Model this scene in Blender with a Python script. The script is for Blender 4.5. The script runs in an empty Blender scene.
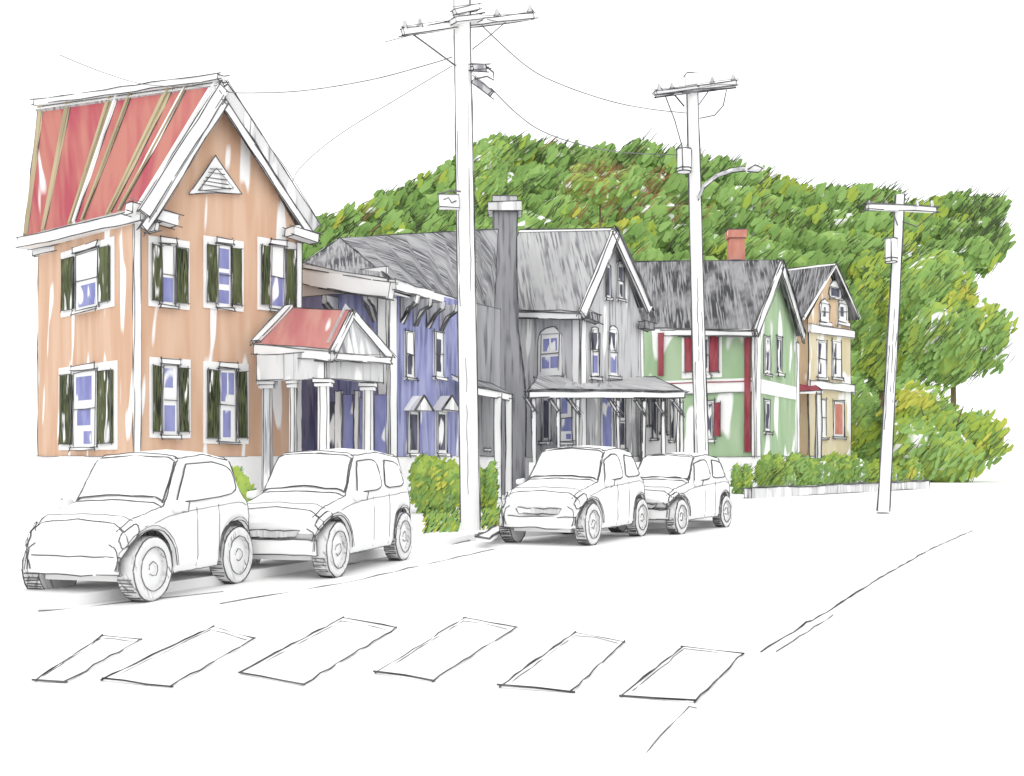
import bpy, math, random
from mathutils import Vector as V, noise as mnoise
random.seed(7)
R = math.radians
SC = bpy.context.scene
COL = SC.collection

# ------------------------------------------------------------------ camera, sky, sun, exposure
F, CX, HY, EYE = 1100.0, 512.0, 457.0, 1.6          # focal length in pixels, centre column, horizon row, eye height
cam = bpy.data.cameras.new('camera'); cam_o = bpy.data.objects.new('camera', cam); COL.objects.link(cam_o)
cam_o.location = (0, 0, EYE); cam_o.rotation_euler = (R(90), 0, 0)
cam.sensor_width = 36; cam.lens = F/1024*36; cam.shift_y = (HY-388)/1024; cam.clip_end = 3000; cam.clip_start = .05
SC.camera = cam_o
w = bpy.data.worlds.new('World'); SC.world = w; w.use_nodes = True
nt = w.node_tree; bg = nt.nodes['Background']
sky = nt.nodes.new('ShaderNodeTexSky'); sky.sky_type = 'NISHITA'; sky.sun_disc = False
sky.sun_elevation = R(50); sky.sun_rotation = R(200)
sky.air_density = 1; sky.dust_density = 4
bw = nt.nodes.new('ShaderNodeMixRGB'); bw.blend_type = 'MIX'; bw.inputs[0].default_value = .97
bw.inputs[2].default_value = (9.9, 9.95, 10.0, 1)      # thick white overcast over the clear sky
nt.links.new(sky.outputs[0], bw.inputs[1]); nt.links.new(bw.outputs[0], bg.inputs[0]); bg.inputs[1].default_value = .1
sun = bpy.data.lights.new('sun', 'SUN'); sun.energy = .5; sun.angle = R(60); sun.color = (1, .98, .95)
so = bpy.data.objects.new('sun', sun); COL.objects.link(so); so.rotation_euler = (R(42), 0, R(8))
vs = SC.view_settings; vs.view_transform = 'Standard'; vs.look = 'None'; vs.gamma = 1; vs.exposure = .52
vs.use_curve_mapping = False

# ------------------------------------------------------------------ pixels to places
def at(px, py, Y): return V(((px-CX)/F*Y, Y, EYE+(HY-py)/F*Y))
def gnd(px, py, z=0):
    Y = (EYE-z)*F/(py-HY); return V(((px-CX)/F*Y, Y, z))

# ------------------------------------------------------------------ materials
def s2l(c): return tuple(((x/255)/12.92 if x/255 <= .04045 else ((x/255+.055)/1.055)**2.4) for x in c)+(1,)
K = .80                                             # base colours sit a little under the picture's values
def base(c): c = s2l(c); return (min(.85, c[0]*K), min(.85, c[1]*K), min(.85, c[2]*K), 1)
def newmat(name):
    m = bpy.data.materials.new(name); m.use_nodes = True; n = m.node_tree
    b = n.nodes['Principled BSDF']; b.inputs['Roughness'].default_value = .9; b.inputs['Specular IOR Level'].default_value = .15
    return m, n, b
def ramp(n, a, b, ca=(0,0,0,1), cb=(1,1,1,1)):
    r = n.nodes.new('ShaderNodeValToRGB'); e = r.color_ramp.elements
    e[0].position = a; e[1].position = b; e[0].color = ca; e[1].color = cb; return r
def noise(n, ang, sx, sy, detail=2, off=0, space='UV'):
    tc = n.nodes.new('ShaderNodeTexCoord'); mp = n.nodes.new('ShaderNodeMapping'); mp0 = n.nodes.new('ShaderNodeMapping')
    mp0.inputs['Rotation'].default_value = (0, 0, R(ang)); mp0.inputs['Location'].default_value = (off, off*1.7, off*.6)
    mp.inputs['Scale'].default_value = (sx, sy, sy)
    n.links.new(tc.outputs[space], mp0.inputs[0]); n.links.new(mp0.outputs[0], mp.inputs[0])
    t = n.nodes.new('ShaderNodeTexNoise'); t.inputs['Scale'].default_value = 1; t.inputs['Detail'].default_value = detail
    n.links.new(mp.outputs[0], t.inputs[0]); return t
def mix(n, fac, a, b):
    x = n.nodes.new('ShaderNodeMixRGB')
    if isinstance(fac, float): x.inputs[0].default_value = fac
    else: n.links.new(fac, x.inputs[0])
    for i, c in ((1, a), (2, b)):
        if isinstance(c, tuple): x.inputs[i].default_value = c
        else: n.links.new(c, x.inputs[i])
    return x.outputs[0]
WHITE = (.85, .85, .845, 1)
def marker(name, c1, c2, ang=0, sx=5, sy=.5, gap=.30, gapsoft=.04, hatch=None, hd=.5, hsx=40, hsy=2.2, hang=0, k=1, gsx=None):
    """felt-tip fill: two tones in long strokes, bare gaps, pencil hatching on top"""
    m, n, b = newmat(name)
    t = noise(n, ang, sx*k, sy*k, 2)
    r = ramp(n, .38, .62); n.links.new(t.outputs[0], r.inputs[0])
    col = mix(n, r.outputs[0], base(c1), base(c2))
    if gap > 0:
        g = noise(n, ang+3, (gsx or sx*.8)*k, sy*.9*k, 1.2, 11.3)
        gr = ramp(n, gap, gap+gapsoft); n.links.new(g.outputs[0], gr.inputs[0])
        col = mix(n, gr.outputs[0], WHITE, col)
    if hatch:
        h = noise(n, hang, hsx*k, hsy*k, 1, 4.1); h2 = noise(n, hang, 1.3*k, .8*k, 2, 7.7)
        hr = ramp(n, hd-.05, hd+.05); n.links.new(h.outputs[0], hr.inputs[0])
        h2r = ramp(n, .3, .6); n.links.new(h2.outputs[0], h2r.inputs[0])
        mul = n.nodes.new('ShaderNodeMath'); mul.operation = 'MULTIPLY'
        n.links.new(hr.outputs[0], mul.inputs[0]); n.links.new(h2r.outputs[0], mul.inputs[1])
        col = mix(n, mul.outputs[0], col, base(hatch))
    n.links.new(col, b.inputs['Base Color']); return m
def plain(name, c, c2=None, sc=3):
    m, n, b = newmat(name)
    t = noise(n, 0, sc, sc, 4, 0, 'Object'); r = ramp(n, .35, .65); n.links.new(t.outputs[0], r.inputs[0])
    n.links.new(mix(n, r.outputs[0], c, c2 or c), b.inputs['Base Color']); return m
M = {}
M['white'] = plain('white_paint', WHITE, (.80, .80, .80, 1), 1.2)
M['paper'] = plain('pale_ground', (.86, .86, .855, 1), (.84, .84, .84, 1), .35)
M['ink'] = plain('pencil_grey', (.035, .035, .038, 1), (.16, .16, .165, 1), 2.2)
M['softink'] = plain('pale_pencil', (.10, .10, .105, 1), (.24, .24, .25, 1), 2.5)
M['peach'] = marker('peach_brick', (230, 196, 170), (220, 180, 152), 0, 2.6, .32, .37, .03)
M['red_roof'] = marker('red_tin', (188, 92, 104), (204, 136, 124), -28, 1.8, .25, .22)
M['pink_roof'] = marker('pink_tin', (202, 128, 128), (214, 156, 146), -28, 2.0, .4, .30)
M['tan_strip'] = marker('tan_seam', (174, 162, 132), (204, 190, 156), 0, 3, .4, .30)
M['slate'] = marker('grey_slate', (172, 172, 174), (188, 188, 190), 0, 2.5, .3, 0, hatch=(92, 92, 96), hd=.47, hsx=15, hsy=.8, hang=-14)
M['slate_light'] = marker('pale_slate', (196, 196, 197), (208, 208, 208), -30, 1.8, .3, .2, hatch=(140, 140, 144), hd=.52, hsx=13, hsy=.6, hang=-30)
M['slate_dark'] = marker('dark_slate', (156, 156, 158), (172, 172, 174), 0, 2.5, .3, 0, hatch=(76, 76, 79), hd=.46, hsx=14, hsy=.6, hang=-20)
M['blue'] = marker('blue_paint', (152, 156, 202), (176, 179, 216), 0, 3, .5, .30, hatch=(124, 127, 168), hd=.58, hsx=7, hsy=.6)
M['pane'] = marker('blue_glass', (138, 142, 196), (160, 164, 212), 0, 3, 1.0, .34)
M['darkpane'] = marker('dark_glass', (80, 80, 92), (112, 112, 130), 0, 5, 1.2, .40, k=.8)
M['shutter'] = marker('green_shutter', (84, 92, 62), (112, 118, 84), 0, 7, 1.1, .36, hatch=(48, 52, 42), hd=.5, hsx=30, hsy=2)
M['grey'] = marker('grey_paint', (206, 206, 208), (218, 218, 220), 0, 2.2, .4, .38, hatch=(158, 158, 162), hd=.60, hsx=7, hsy=.5)
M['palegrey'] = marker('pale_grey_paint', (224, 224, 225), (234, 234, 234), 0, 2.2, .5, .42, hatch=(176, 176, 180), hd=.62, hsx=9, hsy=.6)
M['chimgrey'] = marker('grey_render', (158, 158, 161), (174, 174, 177), 0, 2.0, .3, .18, hatch=(120, 120, 124), hd=.58, hsx=7, hsy=.5)
M['greenwall'] = marker('green_paint', (166, 196, 156), (186, 208, 174), 0, 1.1, .3, .42)
M['redtrim'] = marker('red_trim', (150, 62, 76), (170, 90, 98), 0, 3, .6, .26)
M['redbrick'] = marker('red_brick', (206, 134, 118), (220, 158, 142), 0, 2, .8, .30)
M['tan'] = marker('tan_paint', (220, 190, 156), (228, 204, 172), 0, 1.2, .4, .34)
M['straw'] = marker('straw_paint', (224, 210, 172), (232, 222, 194), 0, 1.2, .4, .42)
M['core'] = marker('foliage_mass', (136, 174, 98), (156, 188, 104), 40, .5, .12, .30, .06)
M['hill'] = marker('hill_green', (170, 204, 140), (190, 214, 150), 40, .2, .05, .40, .06)
M['core_near'] = marker('foliage_mass_near', (142, 180, 98), (170, 194, 94), 40, 1.3, .3, .34)
M['g_light'] = plain('leaf_light', base((160, 196, 118)), base((150, 188, 106)), .5)
M['g_mid'] = plain('leaf_mid', base((132, 170, 94)), base((144, 178, 102)), .5)
M['g_lime'] = plain('leaf_lime', base((168, 192, 82)), base((178, 198, 94)), .5)
M['g_dark'] = plain('leaf_dark', base((74, 92, 58)), base((96, 112, 76)), .5)
M['yellow'] = plain('leaf_yellow', base((208, 208, 96)), base((198, 204, 92)), .5)
M['rust'] = plain('leaf_rust', base((168, 124, 88)), base((148, 116, 84)), .5)
M['bark'] = marker('bark', (120, 105, 80), (150, 130, 100), 0, 6, .6, .2)
M['tyre'] = marker('tyre', (238, 238, 238), (246, 246, 246), 30, 6, 2, .2, hatch=(140, 140, 142), hd=.64, hsx=30, hsy=3, hang=30)

# ------------------------------------------------------------------ mesh builder
UP = V((0, 0, 1))
class MB:
    def __init__(s, px=.02): s.v = []; s.f = []; s.m = []; s.px = px; s.mats = []
    def mi(s, key):
        if key not in s.mats: s.mats.append(key)
        return s.mats.index(key)
    def face(s, pts, key):
        i = len(s.v); s.v += [V(p) for p in pts]; s.f.append(tuple(range(i, i+len(pts)))); s.m.append(s.mi(key))
    def solid(s, top, bot, key, ink=True, inkbot=False, side=None):
        n = len(top); s.face(top, key); s.face(bot[::-1], key)
        for i in range(n):
            j = (i+1) % n; s.face([top[i], bot[i], bot[j], top[j]], side or key)
        if ink: s.line(list(top)+[top[0]])
        if inkbot: s.line(list(bot)+[bot[0]])
    def line(s, pts, r=1.0, key='ink', wob=.75, over=0):
        """a graphite line: a thin hand-wobbled rod laid along the edge"""
        pts = [V(p) for p in pts]; out = []
        for a, b in zip(pts, pts[1:]):
            L = (b-a).length
            if L < 1e-5: continue
            n = max(1, min(14, int(L/(s.px*22))))
            for i in range(n): out.append(a.lerp(b, i/n))
        out.append(pts[-1])
        j = s.px*wob; out = [p+V((random.uniform(-j, j), random.uniform(-j, j), random.uniform(-j, j))) for p in out]
        if over and len(out) > 1:
            d = (out[-1]-out[0]).normalized(); out[-1] = out[-1]+d*s.px*over; out[0] = out[0]-d*s.px*over
        s.rod(out, s.px*.60*r, key)
    def rod(s, pts, r, key, n=4, r1=None):
        rings = []; N = len(pts)
        for i, p in enumerate(pts):
            d = (pts[min(i+1, N-1)]-pts[max(i-1, 0)])
            d = d.normalized() if d.length > 1e-9 else UP
            a = d.cross(UP if abs(d.z) < .9 else V((1, 0, 0))).normalized(); b = d.cross(a)
            rr = r if r1 is None else r+(r1-r)*i/max(1, N-1)
            k = len(s.v)
            for q in range(n):
                t = 2*math.pi*(q+.5)/n; s.v.append(p+a*rr*math.cos(t)+b*rr*math.sin(t))
            rings.append(k)
        m = s.mi(key)
        for k0, k1 in zip(rings, rings[1:]):
            for q in range(n):
                s.f.append((k0+q, k0+(q+1) % n, k1+(q+1) % n, k1+q)); s.m.append(m)
        s.f.append(tuple(rings[0]+q for q in range(n))[::-1]); s.m.append(m)
        s.f.append(tuple(rings[-1]+q for q in range(n))); s.m.append(m)
    def beam(s, p, q, w, h, key, ink=True, side=None):
        p = V(p); q = V(q); d = (q-p).normalized()
        a = (side or d.cross(UP if abs(d.z) < .95 else V((0, 1, 0)))).normalized(); b = a.cross(d).normalized()
        A = [p-a*w/2-b*h/2, p+a*w/2-b*h/2, p+a*w/2+b*h/2, p-a*w/2+b*h/2]
        B = [x+(q-p) for x in A]
        s.solid(A, B, key, ink=False)
        if ink:
            s.line(A+[A[0]]); s.line(B+[B[0]])
            for x, y in zip(A, B): s.line([x, y], over=random.choice((1, 3, 5)))
            s.line([A[2]+b*s.px*.8, B[2]+b*s.px*1.1], .6, 'softink', 1.4, 4)
    def build(s, name, parent=None, basep=None, smooth=False):
        b0 = BASE[parent.name] if parent is not None else V(basep or (0, 0, 0))
        me = bpy.data.meshes.new(name); me.from_pydata([p-b0 for p in s.v], [], s.f); me.update()
        uv = me.uv_layers.new(name='UVMap')
        for p in me.polygons:
            n = p.normal; t = UP.cross(n)
            t = t.normalized() if t.length > .05 else V((1, 0, 0))
            vv = n.cross(t)
            for li in p.loop_indices:
                c = me.vertices[me.loops[li].vertex_index].co; uv.data[li].uv = (c.dot(t), c.dot(vv))
        for k in s.mats: me.materials.append(M[k])
        me.polygons.foreach_set('material_index', s.m)
        if smooth: me.polygons.foreach_set('use_smooth', [True]*len(me.polygons))
        o = bpy.data.objects.new(name, me); COL.objects.link(o)
        if parent is not None: o.parent = parent; BASE[o.name] = b0
        else: o.location = b0; BASE[o.name] = b0
        return o
BASE = {}
def thing(name, label, cat, loc, group=None):
    o = bpy.data.objects.new(name, None); COL.objects.link(o); o.location = loc; o.empty_display_size = .3
    o['label'] = label; o['category'] = cat
    if group: o['group'] = group
    BASE[o.name] = V(loc); return o
def tag(o, label, cat, group=None):
    o['label'] = label; o['category'] = cat
    if group: o['group'] = group
    return o
def struct(o): o['kind'] = 'structure'; return o

# ------------------------------------------------------------------ ground, road, pavements
g = MB(); g.face([(-700, -60, -.02), (900, -60, -.02), (900, 1500, -.02), (-700, 1500, -.02)], 'paper'); struct(g.build('ground'))
far_px = [(-900, 760), (-250, 655), (250, 580), (470, 541), (600, 531), (760, 524), (930, 517), (1150, 511), (1700, 505)]
kerbF = [gnd(*p) for p in far_px]
near_px = [(560, 860), (760, 668), (820, 629), (880, 588), (930, 557), (972, 537), (1060, 519), (1250, 508)]
kerbN = [gnd(*p) for p in near_px]
rd = MB(); rd.face([(-60, -10, .0), (60, -10, .0), (120, 90, .0), (-60, 90, .0)], 'paper'); struct(rd.build('road'))
def pavement(name, line, back, px):
    b = MB(px)
    for (a, c) in zip(line, line[1:]):
        if back is None: A, C = a+V((40, 8, 0)), c+V((40, 8, 0))
        else: A, C = a+V(back), c+V(back)
        b.face([a+UP*.12, c+UP*.12, C+UP*.12, A+UP*.12], 'paper'); b.face([a, c, c+UP*.12, a+UP*.12], 'paper')
    return b
pf = pavement('pavement', kerbF, (-3, 60, 0), .02)
for i0, i1, t in ((3, 4, 'ink'),): pf.line([kerbF[i0]+UP*.12+V((.1, 0, 0)), kerbF[i0].lerp(kerbF[i1], .2)+UP*.12], 1, t)
pf.line([kerbF[2]+V((.3, .05, .0)), kerbF[3]], .8, 'softink'); pf.line([gnd(40, 612)+UP*.004, gnd(222, 592)+UP*.004], .7, 'softink')
pf.line([gnd(220, 604), gnd(345, 583), gnd(500, 548)], .7, 'softink')
struct(pf.build('far_pavement'))
pn = pavement('pavement', kerbN, None, .012)
pn.line([p+UP*.125 for p in kerbN[1:6]], 1.3, 'ink', .8)
pn.line([p+UP*.125+V((.12, 0, 0)) for p in kerbN[1:3]], .7, 'softink', .8)
struct(pn.build('near_pavement'))

# crosswalk stripes: paint with a pencilled rim, on the road
stripes = [
 ([(35, 682), (103, 637), (141, 641), (66, 683)], 'narrow pale crosswalk bar at the far left end of the crossing'),
 ([(103, 681), (213, 628), (255, 640), (170, 688)], 'pale crosswalk bar in front of the leftmost car, second from the left end'),
 ([(240, 674), (343, 619), (396, 629), (303, 686)], 'widest pale crosswalk bar, third from the left end of the crossing'),
 ([(376, 674), (465, 619), (516, 629), (432, 682)], 'pale crosswalk bar below the tall left utility pole, fourth from the left'),
 ([(500, 688), (575, 634), (624, 643), (572, 693)], 'pale crosswalk bar below the third car, second from the right end'),
 ([(622, 697), (683, 648), (743, 655), (694, 703)], 'darkly outlined crosswalk bar at the right end of the crossing')]
for q, lab in stripes:
    P = [gnd(*p) for p in q]; c = sum(P, V())/4; b = MB(.0085)
    b.solid([p+UP*.012 for p in P], [p+UP*.002 for p in P], 'white', ink=False)
    T = [p+UP*.014 for p in P]
    for i in range(4): b.line([T[i], T[(i+1) % 4]], random.choice((1.3, 1.6, 1.1)), 'ink', .9, 2)
    inn = [t.lerp(c+UP*.014, .14) for t in T]
    b.line([inn[0], inn[1]], .7, 'softink', .8); b.line([inn[1], T[1].lerp(T[2], .4)-V((0, .12, 0)), inn[2]], .7, 'softink', 1)
    tag(b.build('crosswalk_stripe', None, (c.x, c.y, .0)), lab, 'crosswalk stripe', 'painted bars of the crosswalk')
P = [gnd(*p) for p in ((688, 709), (706, 713), (650, 776), (628, 776))]; b = MB(.008); c = sum(P, V())/4
b.solid([p+UP*.012 for p in P], [p+UP*.002 for p in P], 'white', ink=False)
T = [p+UP*.014 for p in P]; b.line([T[3], T[0], T[1]], .9, 'softink', .8); b.line([T[1], T[2]], .8, 'softink', .8)
tag(b.build('lane_line', None, (c.x, c.y, 0)), 'faint painted road line running to the bottom edge below the crossing', 'road marking')

# ------------------------------------------------------------------ walls as planes
class Wall:
    def __init__(s, P, Q):
        s.P = V((P[0], P[1])); d = V((Q[0]-P[0], Q[1]-P[1])); s.L = d.length; s.d = d.normalized()
        n = V((-s.d.y, s.d.x)); s.n = n if n.dot(s.P) < 0 else -n
    def pt(s, u, z, o=0): p = s.P+s.d*u+s.n*o; return V((p.x, p.y, z))
    def u(s, px): k = (px-CX)/F; return (k*s.P.y-s.P.x)/(s.d.x-k*s.d.y)
    def z(s, px, py): Y = s.P.y+s.u(px)*s.d.y; return EYE+(HY-py)/F*Y
    def rect(s, x0, y0, x1, y1):
        xm = (x0+x1)/2; return s.u(x0), s.u(x1), s.z(xm, y1), s.z(xm, y0)
    def px(s): return (s.P.y+s.d.y*s.L/2)/F
def wbox(mb, W, u0, u1, z0, z1, o0, o1, key, ink=1):
    top = [W.pt(u0, z0, o1), W.pt(u1, z0, o1), W.pt(u1, z1, o1), W.pt(u0, z1, o1)]
    bot = [W.pt(u0, z0, o0), W.pt(u1, z0, o0), W.pt(u1, z1, o0), W.pt(u0, z1, o0)]
    mb.solid(top, bot, key, ink=False)
    if ink:
        for i in range(4): mb.line([top[i], top[(i+1) % 4]], .95*ink, over=1.5)
def wpoly(mb, W, uz, o0, o1, key, ink=1):
    top = [W.pt(u, z, o1) for u, z in uz]; bot = [W.pt(u, z, o0) for u, z in uz]; mb.solid(top, bot, key, ink=False)
    if ink: mb.line(top+[top[0]], ink)
def window(par, W, x0, y0, x1, y1, glass='pane', shutters=None, hood=True, shade='shutter', split=True, arch=False, margin=1.6, blobs=None):
    """white frame with sill and hood; panes and shutters are its own pieces"""
    px = W.px(); u0, u1, z0, z1 = W.rect(x0, y0, x1, y1); m = margin*px
    b = MB(px)
    if arch:
        pts = [(u0-m, z0-m), (u1+m, z0-m), (u1+m, z1-(u1-u0)*.3)]
        for a in range(1, 8):
            t = math.pi*a/8; pts.append(((u0+u1)/2+((u1-u0)/2+m)*math.cos(t), z1-(u1-u0)*.3+(u1-u0)*.62*math.sin(t)))
        pts.append((u0-m, z1-(u1-u0)*.3)); wpoly(b, W, pts, 0, .05, 'white')
    else: wbox(b, W, u0-m, u1+m, z0-m, z1+m, 0, .05, 'white')
    wbox(b, W, u0-m*1.8, u1+m*1.8, z0-m*2.6, z0-m*1.1, .003, .14, 'white')
    if hood: wbox(b, W, u0-m*1.3, u1+m*1.3, z1+m*1.2, z1+m*1.2+5*px, .003, .12, 'white')
    if shutters and len(shutters) == 2 and margin == 1.6:
        ua, uc = W.u(shutters[0][0]-3), W.u(shutters[1][1]+3); wbox(b, W, ua, uc, z0-m*2.4, z1+m*4.6, .002, .035, 'white', 0)
    w_o = b.build('window', par)
    g_ = MB(px)
    zm = (z0+z1)/2
    if split:
        rects = blobs or ((.1, .9, .06, .46), (.1, .9, .56, .96))
        for a, c, e, f in rects: wbox(g_, W, u0+(u1-u0)*a, u0+(u1-u0)*c, z0+(z1-z0)*e, z0+(z1-z0)*f, .04, .06, glass, 0)
        g_.line([W.pt(u0, zm, .08), W.pt(u1, zm, .08)], .9); 
    else: wbox(g_, W, u0+(u1-u0)*.12, u1-(u1-u0)*.12, z0+(z1-z0)*.05, z1-(z1-z0)*.06, .04, .06, glass, 0)
    g_.line([W.pt(u0, z0, .075), W.pt(u0, z1, .075), W.pt(u1, z1, .075), W.pt(u1, z0, .075)], .7)
    g_.build('pane', w_o)
    if shutters:
        for (a, c) in shutters:
            s_ = MB(px); ua, uc = W.u(a), W.u(c)
            wbox(s_, W, ua, uc, z0+px*2, z1-px, .055, .10, shade, .8); s_.build('shutter', w_o)
    return w_o
def house_walls(root, A, B, C, z0, zt, apex, key, px, apexp=None):
    """A-B the side wall, B-C the street gable; closed prism on a white plinth"""
    D = (A[0]+C[0]-B[0], A[1]+C[1]-B[1]); q = [A, B, C, D]; b = MB(px)
    bot = [V((x, y, z0)) for x, y in q]; top = [V((x, y, zt)) for x, y in q]
    b.face([bot[0], bot[1], top[1], top[0]], key); b.face([bot[2], bot[3], top[3], top[2]], key)
    if apex:
        mf = (top[1]+top[2])/2; mk = (top[0]+top[3])/2
        b.face([bot[1], bot[2], top[2], V((mf.x, mf.y, apex)), top[1]], key)
        b.face([bot[3], bot[0], top[0], V((mk.x, mk.y, apex)), top[3]], key)
    else:
        b.face([bot[1], bot[2], top[2], top[1]], key); b.face([bot[3], bot[0], top[0], top[3]], key)
    for i in (0, 1, 2): b.line([bot[i], top[i]], .9)
    b.build('wall', root)
    p = MB(px); c = sum(bot, V())/4
    def off(v): d = (v-c); d.z = 0; return v+d.normalized()*.06
    t2 = [off(v) for v in bot]; b2 = [V((v.x, v.y, 0)) for v in t2]
    p.solid(t2, b2, 'white', ink=False); p.line([t2[0], t2[1], t2[2]], .7, 'softink'); p.build('foundation', root)
def slab(mb, pts, th, key, ink=1, side='white'):
    n = (pts[1]-pts[0]).cross(pts[-1]-pts[0]).normalized()
    if n.z < 0: n = -n
    mb.solid(pts, [p-n*th for p in pts], key, ink=False, side=side)
    if ink: mb.line(pts+[pts[0]], ink, over=1.5)
def P2(v): return (v.x, v.y)

# ================================================================== BRICK HOUSE (left)
Bc = at(133, 457, 27); dS = V((.707, .707, 0)); dP = V((-.707, .707, 0))
Cc = Bc+dS*4.87; Ac = Bc+dP*5.8
hb = thing('brick_house', 'tall peach brick house with striped red metal roof and dark green shutters, far left', 'house', (Bc.x-2, Bc.y+4, 0))
house_walls(hb, P2(Ac), P2(Bc), P2(Cc), 1.62, 7.75, 11.1, 'peach', .0255)
WL = Wall(P2(Ac), P2(Bc)); WG = Wall(P2(Bc), P2(Cc))
R0, R1, E0, E1 = at(221, 82, 28.3), at(38, 107, 31.6), at(142, 206, 26.6), at(24, 236, 31.0)
E2 = at(313, 222, 30.7); E3 = E2+(R1-R0)
rf = MB(.026)
slab(rf, [E2, R0, R1, E3], .14, 'slate_light')
cuts = [(0, 'white'), (.05, 'red_roof'), (.16, 'tan_strip'), (.19, 'red_roof'), (.235, 'tan_strip'), (.29, 'red_roof'), (.455, 'tan_strip'), (.485, 'red_roof'), (.53, 'white'), (.555, 'tan_strip'), (.60, 'red_roof'), (.80, 'tan_strip'), (.84, 'red_roof'), (.965, 'tan_strip'), (1, None)]
for (t0, k0), (t1, k1) in zip(cuts, cuts[1:]):
    m0, m1 = E0.lerp(E1, t0), E0.lerp(E1, t1); n0, n1 = R0.lerp(R1, t0), R0.lerp(R1, t1)
    slab(rf, [m0, n0, n1, m1], .14, k0, ink=0)
    rise = .05 if k0 != 'red_roof' else 0
    if rise: rf.beam(m0.lerp(m1, .5)+UP*.04, n0.lerp(n1, .5)+UP*.04, .09, .07, k0, ink=False); rf.line([m0+UP*.04, m0.lerp(n0, .5)+UP*.04+V((.03, 0, 0)), n0+UP*.04], .85, 'ink', .8)
rf.line([E1, R1], 1, 'ink')
rf.beam(R0+UP*.1, R1+UP*.1, .28, .16, 'white'); rf.build('roof', hb)
# rake boards, eave boards with their returns
n = (E0-R0); tr = MB(.026); out = V((.707, -.707, 0))
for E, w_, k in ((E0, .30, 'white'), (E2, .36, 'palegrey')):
    a = R0+out*.1-UP*.14; c = E+out*.1-UP*.14
    s_ = (c-a).normalized(); up = out.cross(s_).normalized()
    tr.beam(a-UP*.05, c-UP*.05, .1, w_, k, side=out)
    tr.beam(R0+out*.12-UP*.55, c-UP*.42, .06, .2, 'white', side=out)
tr.build('rake_board', hb)
tr = MB(.026)
tr.beam(E0-UP*.22+V((.1, .1, 0)), E1-UP*.22, .35, .28, 'white')
tr.beam(E0-UP*.42+V((.25, .35, 0)), E1-UP*.42+V((.2, .2, 0)), .1, .22, 'white')
q0 = WG.pt(-.25, 7.62, .3); q1 = WG.pt(.95, 7.48, .3); tr.beam(q0, q1, .4, .26, 'white')
q0 = WG.pt(WG.L-.55, 7.72, .3); q1 = WG.pt(WG.L+.25, 7.62, .3); tr.beam(q0, q1, .4, .22, 'white')
tr.build('eave_board', hb)
tr = MB(.0255); wbox(tr, WG, 0.0, .17, 1.62, 7.5, .002, .07, 'white', .8); tr.build('corner_board', hb)
tr = MB(.0255); wbox(tr, WG, WG.L-.16, WG.L, 1.62, 7.5, .002, .07, 'white', .8); tr.build('corner_board', hb)
vt = MB(.026); tri = [(WG.u(188), WG.z(188, 194)), (WG.u(240), WG.z(240, 194)), (WG.u(214), WG.z(214, 156))]
wpoly(vt, WG, tri, .002, .08, 'white', 1.2)
wpoly(vt, WG, [(tri[0][0]+.25, tri[0][1]+.1), (tri[1][0]-.25, tri[1][1]+.1), (tri[2][0], tri[2][1]-.35)], .082, .11, 'palegrey', .8)
for k in range(6):
    z = tri[0][1]+.14+k*.12; h = (1-k/7.5); uc = tri[2][0]
    vt.line([WG.pt(uc-.5*h, z, .13), WG.pt(uc+.5*h, z+.03, .13)], .8)
vt.build('gable_vent', hb)
B1 = ((.15, .75, .05, .42),); 
window(hb, WL, 78, 252, 100, 308, shutters=((65, 76), (102, 112)), blobs=((.12, .88, .04, .42),))
window(hb, WL, 76, 372, 98, 446, shutters=((63, 74), (101, 115)), blobs=((.1, .8, .62, .94), (.15, .75, .28, .5), (.45, .8, .03, .2)))
window(hb, WG, 161, 246, 173, 304, shutters=((151, 160), (175, 186)), blobs=((.1, .9, .03, .45),))
window(hb, WG, 217, 246, 229, 306, shutters=((206, 215), (231, 240)), blobs=((.1, .9, .62, .95), (.1, .9, .36, .55), (.1, .9, .04, .26)))
window(hb, WG, 270, 247, 283, 308, shutters=((260, 268), (285, 294)), blobs=((.1, .9, .03, .5),))
window(hb, WG, 162, 366, 176, 434, shutters=((152, 160), (178, 187)), blobs=((.1, .7, .68, .96), (.1, .85, .04, .42)))
window(hb, WG, 219, 370, 234, 440, shutters=((206, 217), (236, 245)), blobs=((.08, .46, .55, .96), (.55, .92, .65, .96), (.2, .7, .04, .42)))

# ================================================================== BLUE HOUSE
Bc = at(388, 457, 31); s28 = V((.471, .882, 0)); p28 = V((-.882, .471, 0))
Cc = Bc+s28*6.35; Ac = Bc+p28*4.4
hl = thing('blue_house', 'blue house with grey hatched hip roof and bracketed white eaves behind the portico', 'house', (Bc.x, Bc.y+4, 0))
WBf = Wall(P2(Bc), P2(Cc)); WBs = Wall(P2(Ac), P2(Bc))
house_walls(hl, P2(Ac), P2(Bc), P2(Cc), 1.62, 6.5, None, 'blue', .03)
b = MB(.03); wbox(b, WBs, 0, WBs.L, 6.3, 6.95, .003, .06, 'white', .7); b.build('frieze_board', hl)
uw = WBf.u(463)
wg = MB(.032); wbox(wg, WBf, uw, WBf.L+.02, 1.62, 6.52, .003, .12, 'chimgrey', .6); wg.build('grey_wing_wall', hl)
e0 = at(392, 280, 30.2); e1 = at(302, 264, 32.2); e2 = at(494, 312, 38.5); r0 = at(340, 238, 35.0); r1 = at(498, 229, 40)
eb = e1+(e2-e0)
rf = MB(.031)
for i in range(8): slab(rf, [e0.lerp(e2, i/8), e0.lerp(e2, (i+1)/8), r0.lerp(r1, (i+1)/8), r0.lerp(r1, i/8)], .1, 'slate', ink=0)
rf.line([e0, r0, r1, e2], 1.1); slab(rf, [e1, e0, r0], .1, 'slate'); slab(rf, [e1, r0, r1, eb], .1, 'slate')
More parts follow.
